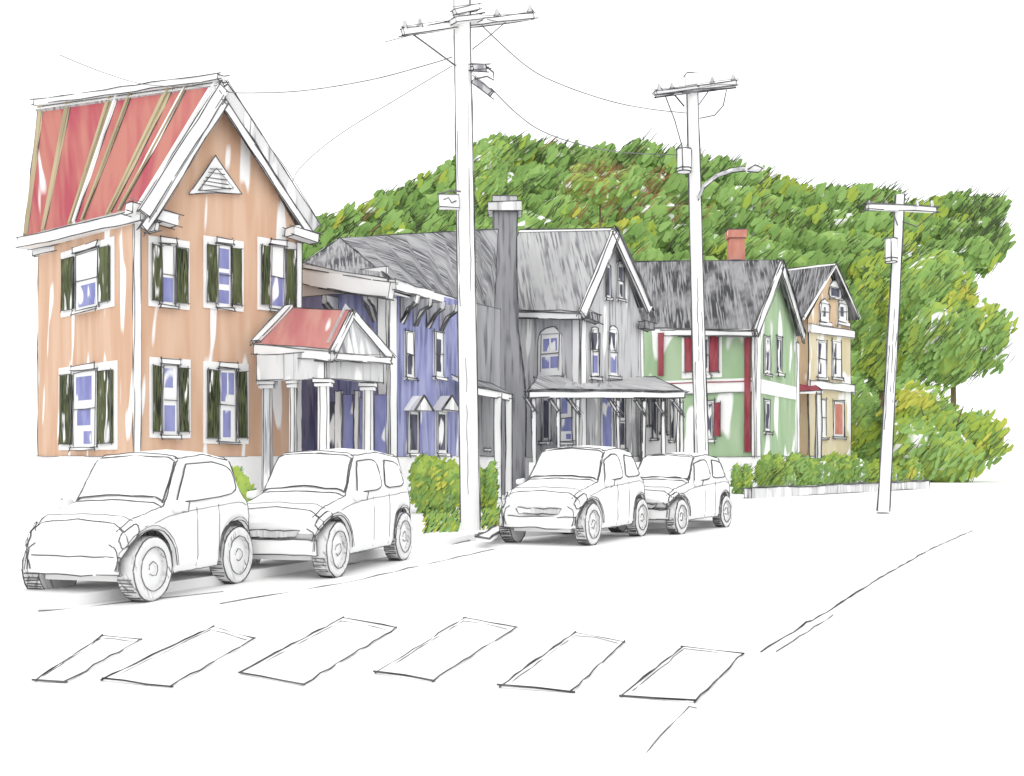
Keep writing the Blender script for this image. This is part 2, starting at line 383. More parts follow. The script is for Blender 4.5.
rf.beam(e0-UP*.12, e2-UP*.12, .2, .26, 'white'); rf.beam(e0-UP*.30, e1-UP*.36, .2, .46, 'white'); rf.line([e0-UP*.5+V((-.2, -.1, 0)), e1.lerp(e0, .2)-UP*.62], 2)
rf.build('roof', hl)
sf = MB(.031); sf.solid([p-UP*.32 for p in (e0, e2, eb, e1)], [p-UP*.36 for p in (e0, e2, eb, e1)], 'white', ink=False); sf.build('soffit', hl)
for W, px_, py in ((WBf, 402, 299), (WBf, 415, 302), (WBf, 428, 305), (WBf, 441, 308), (WBs, 336, 293), (WBs, 376, 292)):
    b = MB(.03); u = W.u(px_); zt = 6.2
    prof = [(0, zt-.75), (0, zt), (.55, zt), (.5, zt-.2), (.22, zt-.35)]
    L_ = [W.pt(u-.09, z, o+.01) for o, z in prof]; R_ = [W.pt(u+.09, z, o+.01) for o, z in prof]
    b.solid(L_, R_, 'grey', ink=True, inkbot=True); b.line([L_[0], L_[3]], 2.2); b.line([R_[0], R_[4], R_[3]], 2); b.build('bracket', hl)
b = MB(.03); wbox(b, WBf, .0, .34, 1.62, 6.1, .003, .07, 'white'); b.build('corner_board', hl)
b = MB(.03); wbox(b, WBs, WBs.L-.3, WBs.L, 1.62, 6.1, .003, .07, 'white'); b.build('corner_board', hl)
window(hl, WBf, 405, 333, 412, 376, glass='darkpane', blobs=((.15, .85, .04, .5),), hood=False)
window(hl, WBf, 434, 333, 442, 376, glass='darkpane', blobs=((.15, .7, .1, .85),), hood=False)
for x in (408, 436):
    wo = window(hl, WBf, x, 412, x+9, 452, glass='darkpane', split=False, hood=False)
    b = MB(.031); u0, u1, z0, z1 = WBf.rect(x-5, 396, x+14, 411)
    a = [WBf.pt(u0, z0, 0.003), WBf.pt(u1, z0, .003), WBf.pt((u0+u1)/2, z1, .003)]; c = [p+V((WBf.n.x, WBf.n.y, 0))*.4 for p in a]
    b.solid(c, a, 'palegrey', ink=True); b.line([c[0], c[2], c[1]], 2); b.build('window_hood', wo)
# small porch beyond the pole
b = MB(.033); uw0 = WBf.u(448); a = WBf.pt(uw0, 4.1, .15); c = WBf.pt(WBf.L-.7, 4.0, .15); a2 = WBf.pt(uw0, 3.75, 1.0); c2 = WBf.pt(WBf.L-.9, 3.65, 1.0)
slab(b, [a, c, c2, a2], .1, 'slate_dark'); b.beam(a2-UP*.15, c2-UP*.15, .1, .2, 'white'); b.build('side_porch_roof', hl)
for k in (.62, .95):
    b = MB(.033); p = a2.lerp(c2, k); b.beam(V((p.x, p.y, .3)), p-UP*.2, .22, .22, 'white'); b.build('porch_post', hl)
for x in (482,):
    window(hl, WBf, x, 405, x+4, 447, glass='darkpane', split=False, hood=False)

# portico
pc = at(325, 457, 27.3); pr = pc+s28*2.45; pl = pc+p28*2.15
po = thing('portico', 'columned entrance portico with pink red gable roof between the brick and blue houses', 'portico', (pc.x, pc.y+1, 0))
ztop = 4.1
eA = at(333, 350, 27.0); eB = at(256, 343, 28.8); gA = at(390, 355, 29.6); rA = at(352, 310, 28.2); rB = at(291, 308, 29.9)
rf = MB(.026); slab(rf, [eB, eA, rA, rB], .08, 'pink_roof', 1.1); slab(rf, [eA+(gA-eA), rA, rB, gA+(rB-rA)], .08, 'palegrey', 1.1)
rf.beam(rB+V((-.05, 0, .05)), eB+V((0, 0, .05)), .25, .08, 'white')
rf.build('roof', po)
b = MB(.026); b.beam(eA-UP*.16, eB-UP*.16, .16, .24, 'white'); b.beam(eA-UP*.16, gA-UP*.16, .12, .16, 'white')
b.beam(rA-UP*.12, gA-UP*.08, .12, .22, 'white'); b.beam(rA-UP*.12, eA-UP*.08, .12, .16, 'white'); b.line([eA-UP*.3, eB-UP*.3], 2.4); b.line([rA, gA], 2.2); b.build('cornice', po)
b = MB(.026); WPs = Wall(P2(pl), P2(pc)); WPf = Wall(P2(pc), P2(pr))
b.face([eA-UP*.2, gA-UP*.2, rA-UP*.2], 'grey'); b.face([p-V((-.2, .2, .2))*-1 for p in (eA, rA, gA)], 'grey'); b.build('pediment', po)
b = MB(.026); wbox(b, WPs, 0, WPs.L, 3.55, 4.22, -.12, .05, 'palegrey'); wbox(b, WPf, .0, WPf.L, 3.57, 4.2, -.12, .05, 'palegrey')
b.build('entablature', po)
def column(W, u, wd, key='white'):
    b = MB(.026); c = W.pt(u, 0, -.1)
    N = 12; 
    b.rod([c+UP*.3, c+UP*1.8, c+UP*3.4], wd/2, key, N, wd/2*.86)
    for a in range(5):
        t = a/5*2*math.pi+.4; d = V((math.cos(t), math.sin(t), 0)); b.line([c+d*wd/2+UP*.3, c+d*wd/2*.88+UP*3.4], .8, 'ink' if a % 2 else 'softink', .4)
    for z, ww in ((3.36, wd*1.25), (3.46, wd*1.45)):
        b.solid([V((c.x+sx*ww/2, c.y+sy*ww/2, z+.09)) for sx, sy in ((-1, -1), (1, -1), (1, 1), (-1, 1))], [V((c.x+sx*ww/2, c.y+sy*ww/2, z)) for sx, sy in ((-1, -1), (1, -1), (1, 1), (-1, 1))], key)
    b.solid([V((c.x+sx*wd*.7, c.y+sy*wd*.7, .32)) for sx, sy in ((-1, -1), (1, -1), (1, 1), (-1, 1))], [V((c.x+sx*wd*.7, c.y+sy*wd*.7, .12)) for sx, sy in ((-1, -1), (1, -1), (1, 1), (-1, 1))], key)
    o = b.build('column', po); return o
column(WPs, .22, .30, 'grey'); column(WPs, 1.05, .20, 'palegrey'); column(WPs, WPs.L-.12, .32); column(WPf, WPf.L-.5, .30)
b = MB(.026); fl = [pl, pc, pr, pl+(pr-pc)]; b.solid([V((p.x, p.y, .3)) for p in fl], [V((p.x, p.y, .1)) for p in fl], 'white', ink=False); b.build('floor', po)
b = MB(.027); dq = Wall(P2(pl+s28*2.3), P2(pr+s28*.3))
wbox(b, dq, .1, .4, .3, 3.6, -.1, 0, 'palegrey', .8); wbox(b, dq, .62, .82, .3, 3.4, -.1, 0, 'palegrey', .8); wbox(b, dq, 1.2, 1.32, .3, 3.4, -.1, 0, 'white', .8)
wbox(b, dq, 1.62, 1.72, .3, 3.4, -.1, 0, 'white', .8); b.build('inner_pilasters', po)
b = MB(.027); wbox(b, dq, .42, .6, .3, 3.1, -.1, -.03, 'darkpane', .8); wbox(b, dq, 1.35, 1.6, 1.0, 3.2, -.1, -.02, 'pane', .6); wbox(b, dq, .86, 1.16, .9, 3.3, -.1, -.02, 'pane', .5); wbox(b, dq, 1.8, 2.1, .8, 3.3, -.1, -.02, 'pane', .4); b.build('door', po)

# ================================================================== GREY HOUSE
Bc = at(580, 457, 42.5); d1 = V((.643, .766, 0)); d2 = V((-.766, .643, 0))
Cc = Bc+d1*4.35; Ac = Bc+d2*4.4
hg = thing('grey_house', 'pale grey gabled house with a tall dark chimney and a wide columned porch', 'house', (Bc.x, Bc.y+3, 0))
house_walls(hg, P2(Ac), P2(Bc), P2(Cc), 1.62, 7.2, 10.7, 'grey', .041)
W1 = Wall(P2(Ac), P2(Bc)); W2 = Wall(P2(Bc), P2(Cc))
R0, R1, E0, E1 = at(613, 228, 43.6), at(520, 230, 47.0), at(580, 311, 41.9), at(490, 309, 45.2); E2 = at(648, 306, 45.8); E3 = E2+(R1-R0)
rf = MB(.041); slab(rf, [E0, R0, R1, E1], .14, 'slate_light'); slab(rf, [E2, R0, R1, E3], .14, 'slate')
rf.build('roof', hg)
b = MB(.041); outg = V((W2.n.x, W2.n.y, 0))
b.beam(R0+outg*.1-UP*.2, E0+outg*.1-UP*.15, .1, .4, 'white', side=outg); b.beam(R0+outg*.1-UP*.2, E2+outg*.1-UP*.15, .1, .4, 'white', side=outg)
b.beam(E0-UP*.2, E1-UP*.2, .15, .25, 'white'); b.line([R0+outg*.2, E2+outg*.2], 1.8)
b.beam(W2.pt(-.1, 7.05, .3), W2.pt(.7, 6.95, .3), .3, .3, 'slate'); b.beam(W2.pt(W2.L-.5, 7.05, .3), W2.pt(W2.L+.2, 7.0, .3), .3, .3, 'slate'); b.build('rake_board', hg)
b = MB(.041); wbox(b, W2, 0, .3, 1.62, 7, .003, .08, 'white', .7); b.build('corner_board', hg)
b = MB(.041); wbox(b, W2, W2.L-.25, W2.L, 1.62, 7, .003, .08, 'white', .7); b.build('corner_board', hg)
b = MB(.041); wbox(b, W1, W1.L-.3, W1.L, 1.62, 7, .003, .08, 'white', .7); b.build('corner_board', hg)
window(hg, W1, 542, 334, 560, 372, glass='pane', arch=True, hood=False, blobs=((.12, .45, .55, .88), (.55, .88, .55, .88), (.05, .45, .1, .4), (.52, .95, .1, .4)), margin=4)
window(hg, W2, 605, 266, 609, 297, glass='darkpane', arch=True, hood=False, split=False, margin=1.3)
window(hg, W2, 617, 264, 622, 298, glass='darkpane', arch=True, hood=False, split=True, margin=1.3, blobs=((.1, .9, .04, .4), (.1, .9, .5, .9)))
window(hg, W2, 591, 330, 597, 374, glass='pane', arch=True, hood=False, margin=2.2, blobs=((.1, .9, .03, .42),))
window(hg, W2, 609, 330, 616, 374, glass='pane', arch=True, hood=False, margin=2.2, blobs=((.1, .9, .03, .42),))
for x in (593, 611):
    b = MB(.041); u0, u1, z0, z1 = W2.rect(x-3, 333, x+4, 350); wbox(b, W2, u0, u1, z0, z1, .052, .075, 'darkpane', .6); b.build('upper_sash', hg)
# chimney
cc = at(505, 457, 43.4); ch = MB(.04)
def ring(c, wx, wy, z): return [V((c.x+sx*wx/2, c.y+sy*wy/2, z)) for sx, sy in ((-1, -1), (1, -1), (1, 1), (-1, 1))]
ch.solid(ring(cc, .95, .9, 11.2), ring(cc, 1.02, .9, 6.6), 'chimgrey', inkbot=True); ch.solid(ring(cc, 1.02, .9, 6.6), ring(cc, 1.6, 1.1, 4.3), 'chimgrey', ink=False)
ch.solid(ring(cc, 1.6, 1.1, 4.3), ring(cc, 1.6, 1.1, 0), 'chimgrey', ink=False)
for sx in (-1, 1): ch.line([cc+V((sx*.475, -.46, 11.2-EYE)), cc+V((sx*.51, -.46, 6.6-EYE)), cc+V((sx*.8, -.56, 4.3-EYE)), cc+V((sx*.8, -.56, 1.6-EYE))], 1.6)
ch.solid(ring(cc, 1.3, 1.2, 11.55), ring(cc, 1.3, 1.2, 11.2), 'palegrey', inkbot=True); ch.solid(ring(cc, .95, .9, 11.8), ring(cc, .95, .9, 11.55), 'grey')
ch.build('chimney', hg)
# porch
fA = at(529, 390, 40.2); fB = at(684, 391, 43.2); bA = at(538, 376, 42.2); bB = at(655, 377, 46.2); bM = at(580, 376, 42.0)
b = MB(.039); slab(b, [fA, fB, bB, bA], .1, 'slate_light'); b.line([fA, fB], 2.4); b.beam(fA-UP*.16, fB-UP*.16, .1, .22, 'white'); b.build('porch_roof', hg)
for t in (.03, .18, .30, .56, .73, .86, .985):
    p = fA.lerp(fB, t)+V((0, .15, 0)); b = MB(.039); b.beam(V((p.x, p.y, .3)), V((p.x, p.y, fA.z-.28)), .13, .13, 'white')
    b.beam(V((p.x-.3, p.y, fA.z-.3)), V((p.x, p.y-.05, fA.z-.75)), .1, .08, 'grey', ink=True); b.build('porch_post', hg)
b = MB(.039); q = [fA, fB, bB, bA]; b.solid([V((p.x, p.y+.05, 1.4)) for p in q], [V((p.x, p.y+.05, .1)) for p in q], 'white', ink=False); b.build('porch_floor', hg)
Wp = Wall(P2(at(641, 457, 45.4)), P2(at(677, 457, 45.0)))
b = MB(.041); wbox(b, Wp, 0, Wp.L, 1.4, 4.3, -1.5, 0, 'white'); b.build('wing_wall', hg)
window(hg, W2, 600, 394, 612, 452, glass='pane', hood=False, split=False, margin=.8)
window(hg, W2, 617, 394, 624, 448, glass='darkpane', hood=False, split=True, margin=.8)
window(hg, W1, 561, 396, 573, 440, glass='pane', hood=False, blobs=((.1, .95, .2, .5), (.5, .9, .02, .14), (.1, .6, .6, .95)))
window(hg, W1, 544, 398, 550, 440, glass='darkpane', hood=False, split=False)
for x0, x1, y0, y1 in ((645, 649, 396, 425), (653, 657, 398, 438), (662, 666, 396, 432), (671, 674, 400, 440)):
    window(hg, Wp, x0, y0, x1, y1, glass='darkpane', hood=False, split=False, margin=.8)

# ================================================================== GREEN HOUSE
Bc = at(755, 457, 52); Cc = Bc+s28*8.3; Ac = Bc+p28*7.3
hn = thing('green_house', 'pale green gabled house with dark hatched roof, red trim and brick chimney', 'house', (Bc.x, Bc.y+4, 0))
house_walls(hn, P2(Ac), P2(Bc), P2(Cc), 1.62, 7.9, 11.5, 'greenwall', .05)
W1 = Wall(P2(Ac), P2(Bc)); W2 = Wall(P2(Bc), P2(Cc))
R0, R1, E0, E1 = at(779, 260, 54.5), at(622, 262, 60), at(753, 329, 51.3), at(600, 328, 56.5); E2 = at(801, 334, 59); E3 = E2+(R1-R0)
rf = MB(.05); slab(rf, [E0, R0, R1, E1], .16, 'slate_dark'); slab(rf, [E2, R0, R1, E3], .16, 'slate_dark'); rf.build('roof', hn)
b = MB(.05); outg = V((W2.n.x, W2.n.y, 0))
b.beam(R0+outg*.15-UP*.25, E0+outg*.15-UP*.15, .1, .4, 'white', side=outg); b.beam(R0+outg*.15-UP*.3, E2+outg*.15-UP*.2, .1, .55, 'palegrey', side=outg); b.line([R0+outg*.25, E2+outg*.25], 1.6)
b.beam(E0-UP*.22, E1-UP*.22, .15, .25, 'white'); b.build('rake_board', hn)
b = MB(.05); u0, u1, z0, z1 = W1.rect(630, 380, 755, 394); wbox(b, W1, u0, W1.L, z0, z1, .003, .05, 'white', 0); b.line([W1.pt(u0, z0, .07), W1.pt(W1.L, z0, .07)], 1, 'softink')
b.line([W1.pt(u0, z1-.15, .07), W1.pt(W1.L, z1-.15, .07)], 1.2, 'redtrim'); b.build('belt_board', hn); b = MB(.05)
wbox(b, W2, 0, W2.L, z0, z1, .003, .05, 'white', 0); b.build('belt_board', hn)
b = MB(.05); u0, u1, z0, z1 = W1.rect(745, 338, 751, 452); wbox(b, W1, u0, u1, z0, z1, .06, .12, 'redtrim', .4); b.build('red_corner_board', hn); b = MB(.05); u0, u1, z0, z1 = W1.rect(659, 333, 664, 376); wbox(b, W1, u0, u1, z0, z1, .06, .12, 'redtrim', .3)
b.build('red_corner_board', hn)
b = MB(.05); wbox(b, W1, W1.L-.12, W1.L, 1.62, 7.8, .003, .1, 'white', .5); b.build('corner_board', hn)
b = MB(.05); wbox(b, W2, 0, .6, 1.62, 7.7, .003, .1, 'white', .5); b.build('corner_board', hn)
b = MB(.05); wbox(b, W2, W2.L-.5, W2.L, 1.62, 7.7, .003, .1, 'white', .5); b.build('corner_board', hn)
window(hn, W1, 697, 336, 709, 374, glass='darkpane', shutters=((685, 694), (710, 719)), shade='redtrim', hood=False, blobs=((.3, .9, .05, .9),))
window(hn, W1, 670, 404, 676, 432, glass='darkpane', split=False, hood=False)
window(hn, W1, 703, 402, 713, 438, glass='darkpane', shutters=((715, 721),), shade='redtrim', split=False, hood=False)
window(hn, W2, 764, 338, 769, 372, glass='darkpane', split=False, hood=False); window(hn, W2, 776, 338, 781, 372, glass='darkpane', split=False, hood=False)
window(hn, W2, 764, 402, 769, 430, glass='darkpane', split=False, hood=False)
cc = at(736, 457, 57); ch = MB(.052); ch.solid(ring(cc, .75, .7, 12.9), ring(cc, .9, .8, 10.2), 'redbrick'); ch.solid(ring(cc, .95, .9, 13.3), ring(cc, .95, .9, 12.9), 'redbrick'); ch.build('chimney', hn)

# ================================================================== TAN HOUSE
Bc = at(808, 457, 63); d1 = V((.707, .707, 0)); Cc = Bc+d1*5.0; Ac = Bc+V((-.707, .707, 0))*4.5
ht = thing('tan_house', 'narrow tan and straw coloured house farthest along the row with arched gable windows', 'house', (Bc.x, Bc.y+3, 0))
house_walls(ht, P2(Ac), P2(Bc), P2(Cc), 1.62, 9.5, 12.3, 'tan', .058)
W2 = Wall(P2(Bc), P2(Cc))
R0, R1, E0, E1 = at(836, 263, 64.3), at(780, 270, 67.5), at(803, 318, 62.4), at(755, 322, 65.5); E2 = at(861, 318, 66.5); E3 = E2+(R1-R0)
rf = MB(.058); slab(rf, [E0, R0, R1, E1], .16, 'slate_dark'); slab(rf, [E2, R0, R1, E3], .16, 'slate_dark'); rf.build('roof', ht)
b = MB(.058); u0, u1, z0, z1 = W2.rect(809, 332, 856, 450); wbox(b, W2, 0.05, W2.L-.05, 1.62, z1, .003, .04, 'straw', .7)
b.build('lower_wall', ht)
b = MB(.058)
for y0, y1 in ((328, 336), (383, 391)): b = MB(.058); u0, u1, z0, z1 = W2.rect(809, y0, 856, y1); wbox(b, W2, -.1, W2.L+.1, z0, z1, .05, .22, 'white', .8); b.build('belt_board', ht)
window(ht, W2, 829, 288, 840, 297, glass='darkpane', arch=True, hood=False, split=False, margin=1)
for x in (820, 838): window(ht, W2, x, 304, x+8, 320, glass='darkpane', arch=True, hood=False, split=True, margin=2.4, blobs=((.2, .6, .2, .8),))
for x in (817, 832): 
    window(ht, W2, x, 342, x+8, 376, glass='darkpane', hood=False, margin=1.4, blobs=((.1, .45, .05, .95),))
window(ht, W2, 817, 400, 825, 436, glass='darkpane', hood=False, split=True, margin=1.3, blobs=((.1, .6, .1, .9),)); window(ht, W2, 833, 402, 843, 436, glass='redbrick', hood=False, split=False, margin=1.3)
b = MB(.056); a, c = at(774, 391, 60.5), at(823, 391, 61.5); slab(b, [a, c, at(815, 384, 63.5), at(780, 385, 63)], .15, 'redtrim', 1.2); b.build('porch_roof', ht)
for t in (.42, .92): b = MB(.056); p = a.lerp(c, t); b.beam(V((p.x, p.y+.1, .3)), V((p.x, p.y+.1, a.z-.15)), .25, .25, 'white'); b.build('porch_post', ht)

# ================================================================== UTILITY POLES
def shaft(root, T, B, r0, r1, px):
    b = MB(px); b.rod([B, B.lerp(T, .5), T], r0, 'white', 14, r1)
    for a in range(9):
        t = a/9*2*math.pi+.35; d = V((math.cos(t), math.sin(t), 0)); side = abs(d.x) > .8
        for rep in range(2 if side else 1):
            s0 = random.uniform(0, .03) if side else random.uniform(0, .6); s1 = 1 if side else s0+random.uniform(.15, .35)
            s1 = min(1, s1)
            b.line([B.lerp(T, s0+(s1-s0)*k/12)+d*(r0+(r1-r0)*(s0+(s1-s0)*k/12)) for k in range(13)], 1.5 if side else .7, 'ink' if side else 'softink', .55)
    b.line([B+V((r0*math.cos(t), r0*math.sin(t), .02)) for t in [i*.7 for i in range(10)]], 1.3)
    return b.build('shaft', root)
def insul(root, p, px, h=.16):
    b = MB(px); b.rod([p, p+UP*h*.5, p+UP*h], h*.42, 'grey', 8, h*.2); b.line([p+V((-h*.4, -h*.2, 0)), p+UP*h, p+V((h*.4, -h*.2, 0))], 1); return b.build('insulator', root)
def can(root, name, c, r, h, px, key='white'):
    b = MB(px); b.rod([c, c+UP*h], r, key, 12)
    for z in (0, h*.15, h): b.line([c+V((r*1.02*math.cos(t), r*1.02*math.sin(t), z)) for t in [i*math.pi/8 for i in range(17)]], 1.1, 'ink', .3)
    for a in (math.pi, 0, -1.9): b.line([c+V((r*math.cos(a), r*math.sin(a), 0)), c+V((r*math.cos(a), r*math.sin(a), h))], 1.1)
    return b.build(name, root)
Y1 = 22.4; px = Y1/F
base1 = gnd(471, 536); p1 = thing('utility_pole', 'tallest pale wooden utility pole rising out of the frame left of centre', 'utility pole', base1, 'utility poles along the street')
T1 = at(462, -6, Y1); shaft(p1, T1, base1, .2, .165, px)
b = MB(px); b.beam(at(403, 32, 21.6), at(532, 16, 23.4), .11, .12, 'white'); b.build('crossarm', p1)
b = MB(px); b.line([at(412, 33, 21.8), at(430, 47, 22), at(455, 66, Y1-.15)], 1.4); b.line([at(505, 22, 22.9), at(472, 50, Y1)], 1); b.build('brace', p1)
for x, y, Y in ((405, 29, 21.6), (420, 27, 21.8), (497, 17, 22.9), (530, 13, 23.4)): insul(p1, at(x, y, Y), px)
b = MB(px); b.beam(at(454, 12, 22.1), at(478, 7, 22.5), .1, .1, 'white'); b.beam(at(452, 22, 22.1), at(478, 19, 22.5), .3, .1, 'white'); b.build('top_bracket', p1)
b = MB(px); b.line([at(472, 64, 22.3), at(484, 64, 22.2), at(493, 72, 22.2), at(494, 80, 22.2), at(487, 76, 22.2), at(474, 80, 22.2)], 1.6); b.beam(at(474, 80, 22.3), at(491, 93, 22.2), .09, .12, 'grey')
b.beam(at(473, 68, 22.2), at(486, 68, 22.2), .14, .1, 'grey'); b.build('cable_clamp', p1)
b = MB(px); c = at(449, 202, 22.1)
b.solid([c+V((x, -.12, z)) for x, z in ((-.2, -.13), (.2, -.13), (.2, .13), (-.2, .13))], [c+V((x, .12, z)) for x, z in ((-.2, -.13), (.2, -.13), (.2, .13), (-.2, .13))], 'white', ink=True, inkbot=True)
b.line([at(438, 194, 22), at(452, 190, 22), at(461, 192, 22)], 1.6); b.line([c+V((-.1, -.13, .02)), c+V((0, -.13, .06)), c+V((.06, -.13, -.04)), c+V((.15, -.13, .0))], 1.2); b.build('meter_box', p1)
Y2 = 27.1; px = Y2/F
base2 = gnd(703, 522); base2.z = .12; p2 = thing('utility_pole', 'utility pole carrying the curved street lamp arm, behind the rightmost car', 'utility pole', base2, 'utility poles along the street')
T2 = at(692, 77, Y2); shaft(p2, T2, base2, .17, .13, px)
b = MB(px); b.beam(at(656, 94, 26.6), at(735, 84, 27.4), .13, .13, 'white'); b.beam(at(656, 96, 26.5), at(735, 86, 27.3), .03, .05, 'grey'); b.build('crossarm', p2)
for x, y, Y in ((659, 91, 26.6), (672, 90, 26.8), (712, 84, 27.2), (733, 81, 27.4)): insul(p2, at(x, y, Y), px)
b = MB(px); c = at(692, 84, Y2); b.solid(ring(V((c.x, c.y, 0)), .34, .34, c.z+.22), ring(V((c.x, c.y, 0)), .3, .3, c.z-.12), 'white', ink=True, inkbot=True); b.build('pole_cap', p2)
b = MB(px); b.line([at(665, 96, 26.7), at(674, 120, 26.8), at(682, 148, 26.8)], 1.1); b.line([at(727, 90, 27.3), at(724, 105, 27.2), at(715, 115, 27.1), at(700, 118, 26.9)], 1.1); b.line([at(674, 94, 26.8), at(684, 106, 26.9)], 1.2); b.line([at(710, 90, 26.9), at(699, 104, 26.9)], 1.2); b.build('jumper_cable', p2)
can(p2, 'transformer', at(684, 172, 26.8), .17, .55, px)
b = MB(px); arm = [at(698, 198, 26.9), at(704, 186, 26.8), at(716, 176, 26.6), at(732, 170, 26.3), at(750, 168, 26.0)]; b.rod(arm, .05, 'grey', 6); b.line([p+UP*.05 for p in arm], 1); b.line([p-UP*.05 for p in arm], 1)
la = b.build('lamp_arm', p2); b = MB(px); b.rod([at(748, 168, 26), at(754, 168, 25.9), at(763, 169, 25.8)], .12, 'white', 10, .05); b.line([at(747, 170, 25.85), at(755, 165, 25.8), at(763, 168, 25.75), at(758, 172, 25.75), at(748, 171, 25.8)], 1.3); b.build('lamp_head', la)
Y3 = 28.9; px = Y3/F
base3 = gnd(883, 518); base3.z = .1; p3 = thing('utility_pole', 'smaller leaning utility pole at the right in front of the wooded hill', 'utility pole', base3, 'utility poles along the street')
T3 = at(900, 195, Y3); shaft(p3, T3, base3, .15, .105, px)
b = MB(px); b.beam(at(867, 207, 28.6), at(935, 210, 29.1), .12, .14, 'white'); b.build('crossarm', p3)
b = MB(px); b.line([at(934, 213, 29), at(918, 226, 28.9), at(903, 222, 28.7)], 1.1); b.line([at(893, 212, 28.7), at(898, 226, 28.7)], 1.2); b.build('brace', p3)
for x in (869, 886, 917, 932): insul(p3, at(x, 206, 28.8), px, .14)
can(p3, 'transformer', at(891, 262, 28.6), .15, .6, px)
def wire(pts, label, px=.02, r=.8):
    # smooth catenary-like curve through the points
    out = []
    for i in range(len(pts)-1):
        a = pts[max(i-1, 0)]; b_ = pts[i]; c = pts[i+1]; d = pts[min(i+2, len(pts)-1)]
        for k in range(8):
            t = k/8; out.append(.5*((2*b_)+(c-a)*t+(2*a-5*b_+4*c-d)*t*t+(3*b_-a-3*c+d)*t**3))
    out.append(pts[-1]); b = MB(px); b.rod(out, px*.72*r, 'softink', 5); tag(b.build('utility_wire', None, tuple(pts[0])), label, 'wire', 'overhead wires')
wire([at(452, 57, 22.2), at(430, 64, 22.5), at(370, 80, 23.6), at(300, 91, 25.5), at(242, 93, 27.5), at(223, 91, 28.4)], 'thin overhead wire from the tallest pole to the peak of the brick gable')
wire([at(452, 66, 22.2), at(400, 97, 24), at(336, 137, 27), at(300, 168, 30), at(290, 188, 30.0)], 'short overhead wire dropping left from the tallest pole towards the brick house eave', r=.6)
wire([at(478, 22, 22.6), at(525, 65, 23.6), at(560, 84, 24.6), at(610, 101, 25.8), at(650, 109, 26.6), at(687, 113, 27)], 'overhead wire sagging from the top of the tallest pole to the lamp pole')
wire([at(491, 88, 22.3), at(515, 112, 23), at(540, 130, 24), at(575, 143, 25), at(620, 152, 25.8), at(680, 155, 26.8)], 'lower overhead wire sagging across the hill from the tallest pole to the lamp pole')
wire([at(60, 55, 22), at(105, 73, 24), at(150, 85, 26.5), at(215, 87, 28.35)], 'faint overhead wire coming in above the red roof from the left', r=.55)
wire([at(500, 22, 22.8), at(470, 18, 22.5), at(430, 30, 22), at(385, 42, 21)], 'stub of overhead wire at the left end of the top crossarm', r=.5)

